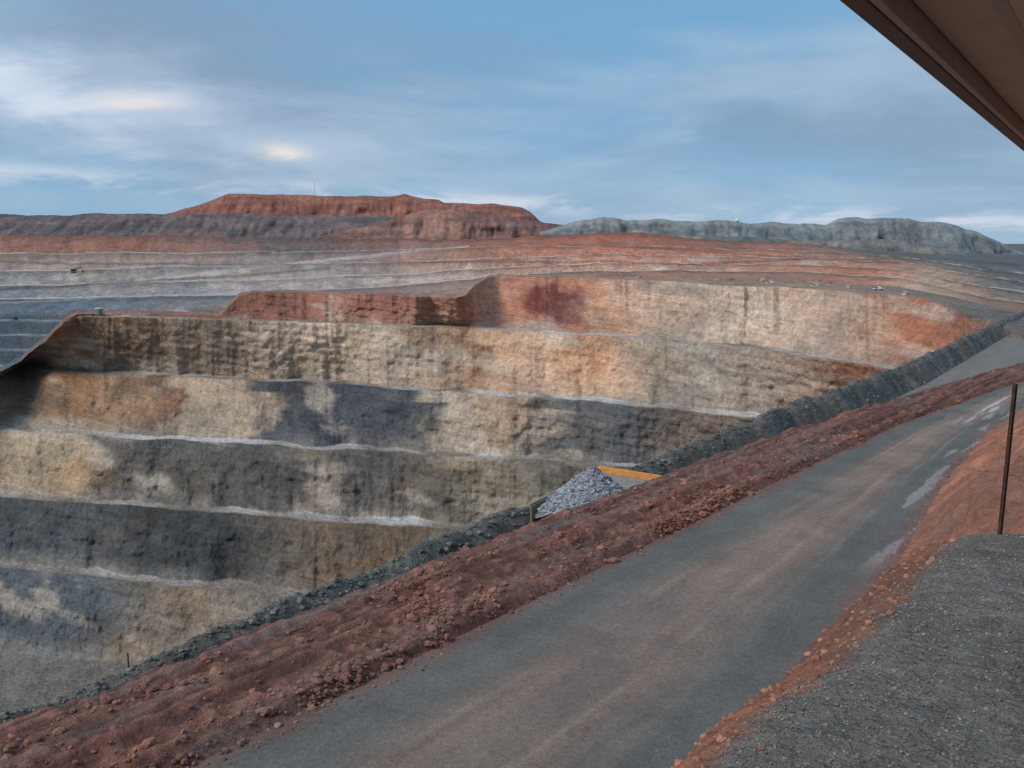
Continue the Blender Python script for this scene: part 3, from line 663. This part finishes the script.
# ================= SKY & SUN =================
w=bpy.data.worlds.new('World');scene.world=w;w.use_nodes=True;nt=w.node_tree;N=nt.nodes;L=nt.links
bg=N['Background'];bg.inputs['Strength'].default_value=.115
sky=N.new('ShaderNodeTexSky');sky.sky_type='NISHITA';sky.sun_disc=False
SEL,SAZ=math.radians(40),math.radians(-128)
sky.sun_elevation=SEL;sky.sun_rotation=SAZ;sky.air_density=1.0;sky.dust_density=1.0;sky.ozone_density=2
tc=N.new('ShaderNodeTexCoord');sx=N.new('ShaderNodeSeparateXYZ');L.new(tc.outputs['Generated'],sx.inputs[0])
def M(op,a,b=None,c=None,clamp=False):
    n=N.new('ShaderNodeMath');n.operation=op;n.use_clamp=clamp
    for i,v in enumerate([a,b,c]):
        if v is None: continue
        if hasattr(v,'links'): L.new(v,n.inputs[i])
        else: n.inputs[i].default_value=v
    return n.outputs[0]
zc=M('ADD',M('MAXIMUM',sx.outputs[2],0.0),.22)
cb=N.new('ShaderNodeCombineXYZ');L.new(M('DIVIDE',sx.outputs[0],zc),cb.inputs[0]);L.new(M('DIVIDE',sx.outputs[1],zc),cb.inputs[1])
def cloud(scale,sxy,rot,det,rough,dist,lo,hi,loc=(0,0,0)):
    mp=N.new('ShaderNodeMapping');mp.inputs['Scale'].default_value=(sxy[0],sxy[1],1);mp.inputs['Rotation'].default_value=(0,0,rot);mp.inputs['Location'].default_value=loc
    L.new(cb.outputs[0],mp.inputs[0]);n=N.new('ShaderNodeTexNoise');n.inputs['Scale'].default_value=scale;n.inputs['Detail'].default_value=det
    n.inputs['Roughness'].default_value=rough;n.inputs['Distortion'].default_value=dist;L.new(mp.outputs[0],n.inputs['Vector'])
    mr=N.new('ShaderNodeMapRange');mr.interpolation_type='SMOOTHSTEP';mr.inputs['From Min'].default_value=lo;mr.inputs['From Max'].default_value=hi;L.new(n.outputs['Fac'],mr.inputs['Value']);return mr.outputs[0]
def mix(a,b,f):
    n=N.new('ShaderNodeMix');n.data_type='RGBA'
    for sock,v in ((n.inputs[6],a),(n.inputs[7],b)):
        if isinstance(v,tuple): sock.default_value=(*v,1)
        else: L.new(v,sock)
    if isinstance(f,float): n.inputs[0].default_value=f
    else: L.new(f,n.inputs[0])
    return n.outputs[2]
def C10(r,g,b): return tuple(float(v) for v in S(r,g,b)*8.7)
c=mix(sky.outputs[0],C10(118,168,208),.9)
c1=cloud(.75,(1,1),.5,6,.5,.4,.36,.60,(2,0,0))
c=mix(c,C10(134,160,188),M('MULTIPLY',c1,.95))
c2=cloud(1.2,(.9,1.1),.35,6,.55,.5,.44,.70,(3,1,0))
c=mix(c,C10(172,194,216),M('MULTIPLY',c2,.7))
az=M('DIVIDE',sx.outputs[0],M('ADD',M('ABSOLUTE',sx.outputs[1]),.02))
lf=N.new('ShaderNodeMapRange');lf.interpolation_type='SMOOTHSTEP';lf.inputs['From Min'].default_value=.05;lf.inputs['From Max'].default_value=-.5;L.new(az,lf.inputs['Value'])
nz_=cloud(2.5,(1,1),.2,5,.6,.4,.2,.8,(4,4,0))
el=M('SUBTRACT',M('MULTIPLY_ADD',nz_,.05,sx.outputs[2]),M('MULTIPLY_ADD',az,-.15,.085))
band=M('POWER',2.718,M('MULTIPLY',M('MULTIPLY',el,el),-800.0))
c3=cloud(2.0,(.8,1.1),.3,6,.55,.6,.34,.62,(7,2,0))
c=mix(c,C10(212,224,240),M('MULTIPLY',M('MULTIPLY',band,M('MULTIPLY_ADD',lf.outputs[0],.85,.14)),M('MULTIPLY_ADD',c3,.5,.5),clamp=True))
hz=N.new('ShaderNodeMapRange');hz.interpolation_type='SMOOTHSTEP';hz.inputs['From Min'].default_value=.12;hz.inputs['From Max'].default_value=0.0;L.new(sx.outputs[2],hz.inputs['Value'])
c=mix(c,C10(162,193,216),M('MULTIPLY',hz.outputs[0],.6))
lowc=M('SUBTRACT',sx.outputs[2],M('MULTIPLY_ADD',az,-.045,.040));lb=M('POWER',2.718,M('MULTIPLY',M('MULTIPLY',lowc,lowc),-12000.0))
c4=cloud(2.2,(.8,.8),.3,5,.6,.3,.44,.60,(1,5,0))
c=mix(c,C10(218,224,236),M('MULTIPLY',M('MULTIPLY',lb,c4),.75))
def spot(px,py,wu,hu,col,amt):
    global c
    a,b=ray(px,py);v=Vector((a,1,b)).normalized()
    da=M('DIVIDE',M('SUBTRACT',sx.outputs[0],v.x),wu);dz=M('DIVIDE',M('SUBTRACT',M('MULTIPLY_ADD',c3,.008,sx.outputs[2]),v.z+.004),hu)
    r2=M('ADD',M('MULTIPLY',da,da),M('MULTIPLY',dz,dz))
    g_=M('POWER',2.718,M('MULTIPLY',r2,-1.0))
    c=mix(c,col,M('MULTIPLY',M('MULTIPLY',g_,M('MULTIPLY_ADD',c3,.5,.5)),amt,clamp=True))
spot(135,100,.033,.008,C10(236,228,224),.75)
spot(283,152,.024,.008,C10(248,240,226),.9)
L.new(c,bg.inputs['Color'])
sd=bpy.data.lights.new('sun','SUN');sd.energy=2.35;sd.angle=math.radians(25);sd.color=(1,.915,.82)
so=bpy.data.objects.new('sun',sd);scene.collection.objects.link(so)
dv=Vector((math.sin(SAZ)*math.cos(SEL),math.cos(SAZ)*math.cos(SEL),math.sin(SEL)))
so.rotation_euler=dv.to_track_quat('Z','Y').to_euler()
# ================= CAMERA =================
cd=bpy.data.cameras.new('camera');cd.sensor_width=36;cd.lens=F*36/1024;cd.clip_end=60000;cd.clip_start=.05
co=bpy.data.objects.new('camera',cd);scene.collection.objects.link(co);co.location=(0,0,0);co.rotation_euler=(math.pi/2-PITCH,0,0)
scene.camera=co
scene.view_settings.view_transform='Standard';scene.view_settings.look='None';scene.view_settings.exposure=0
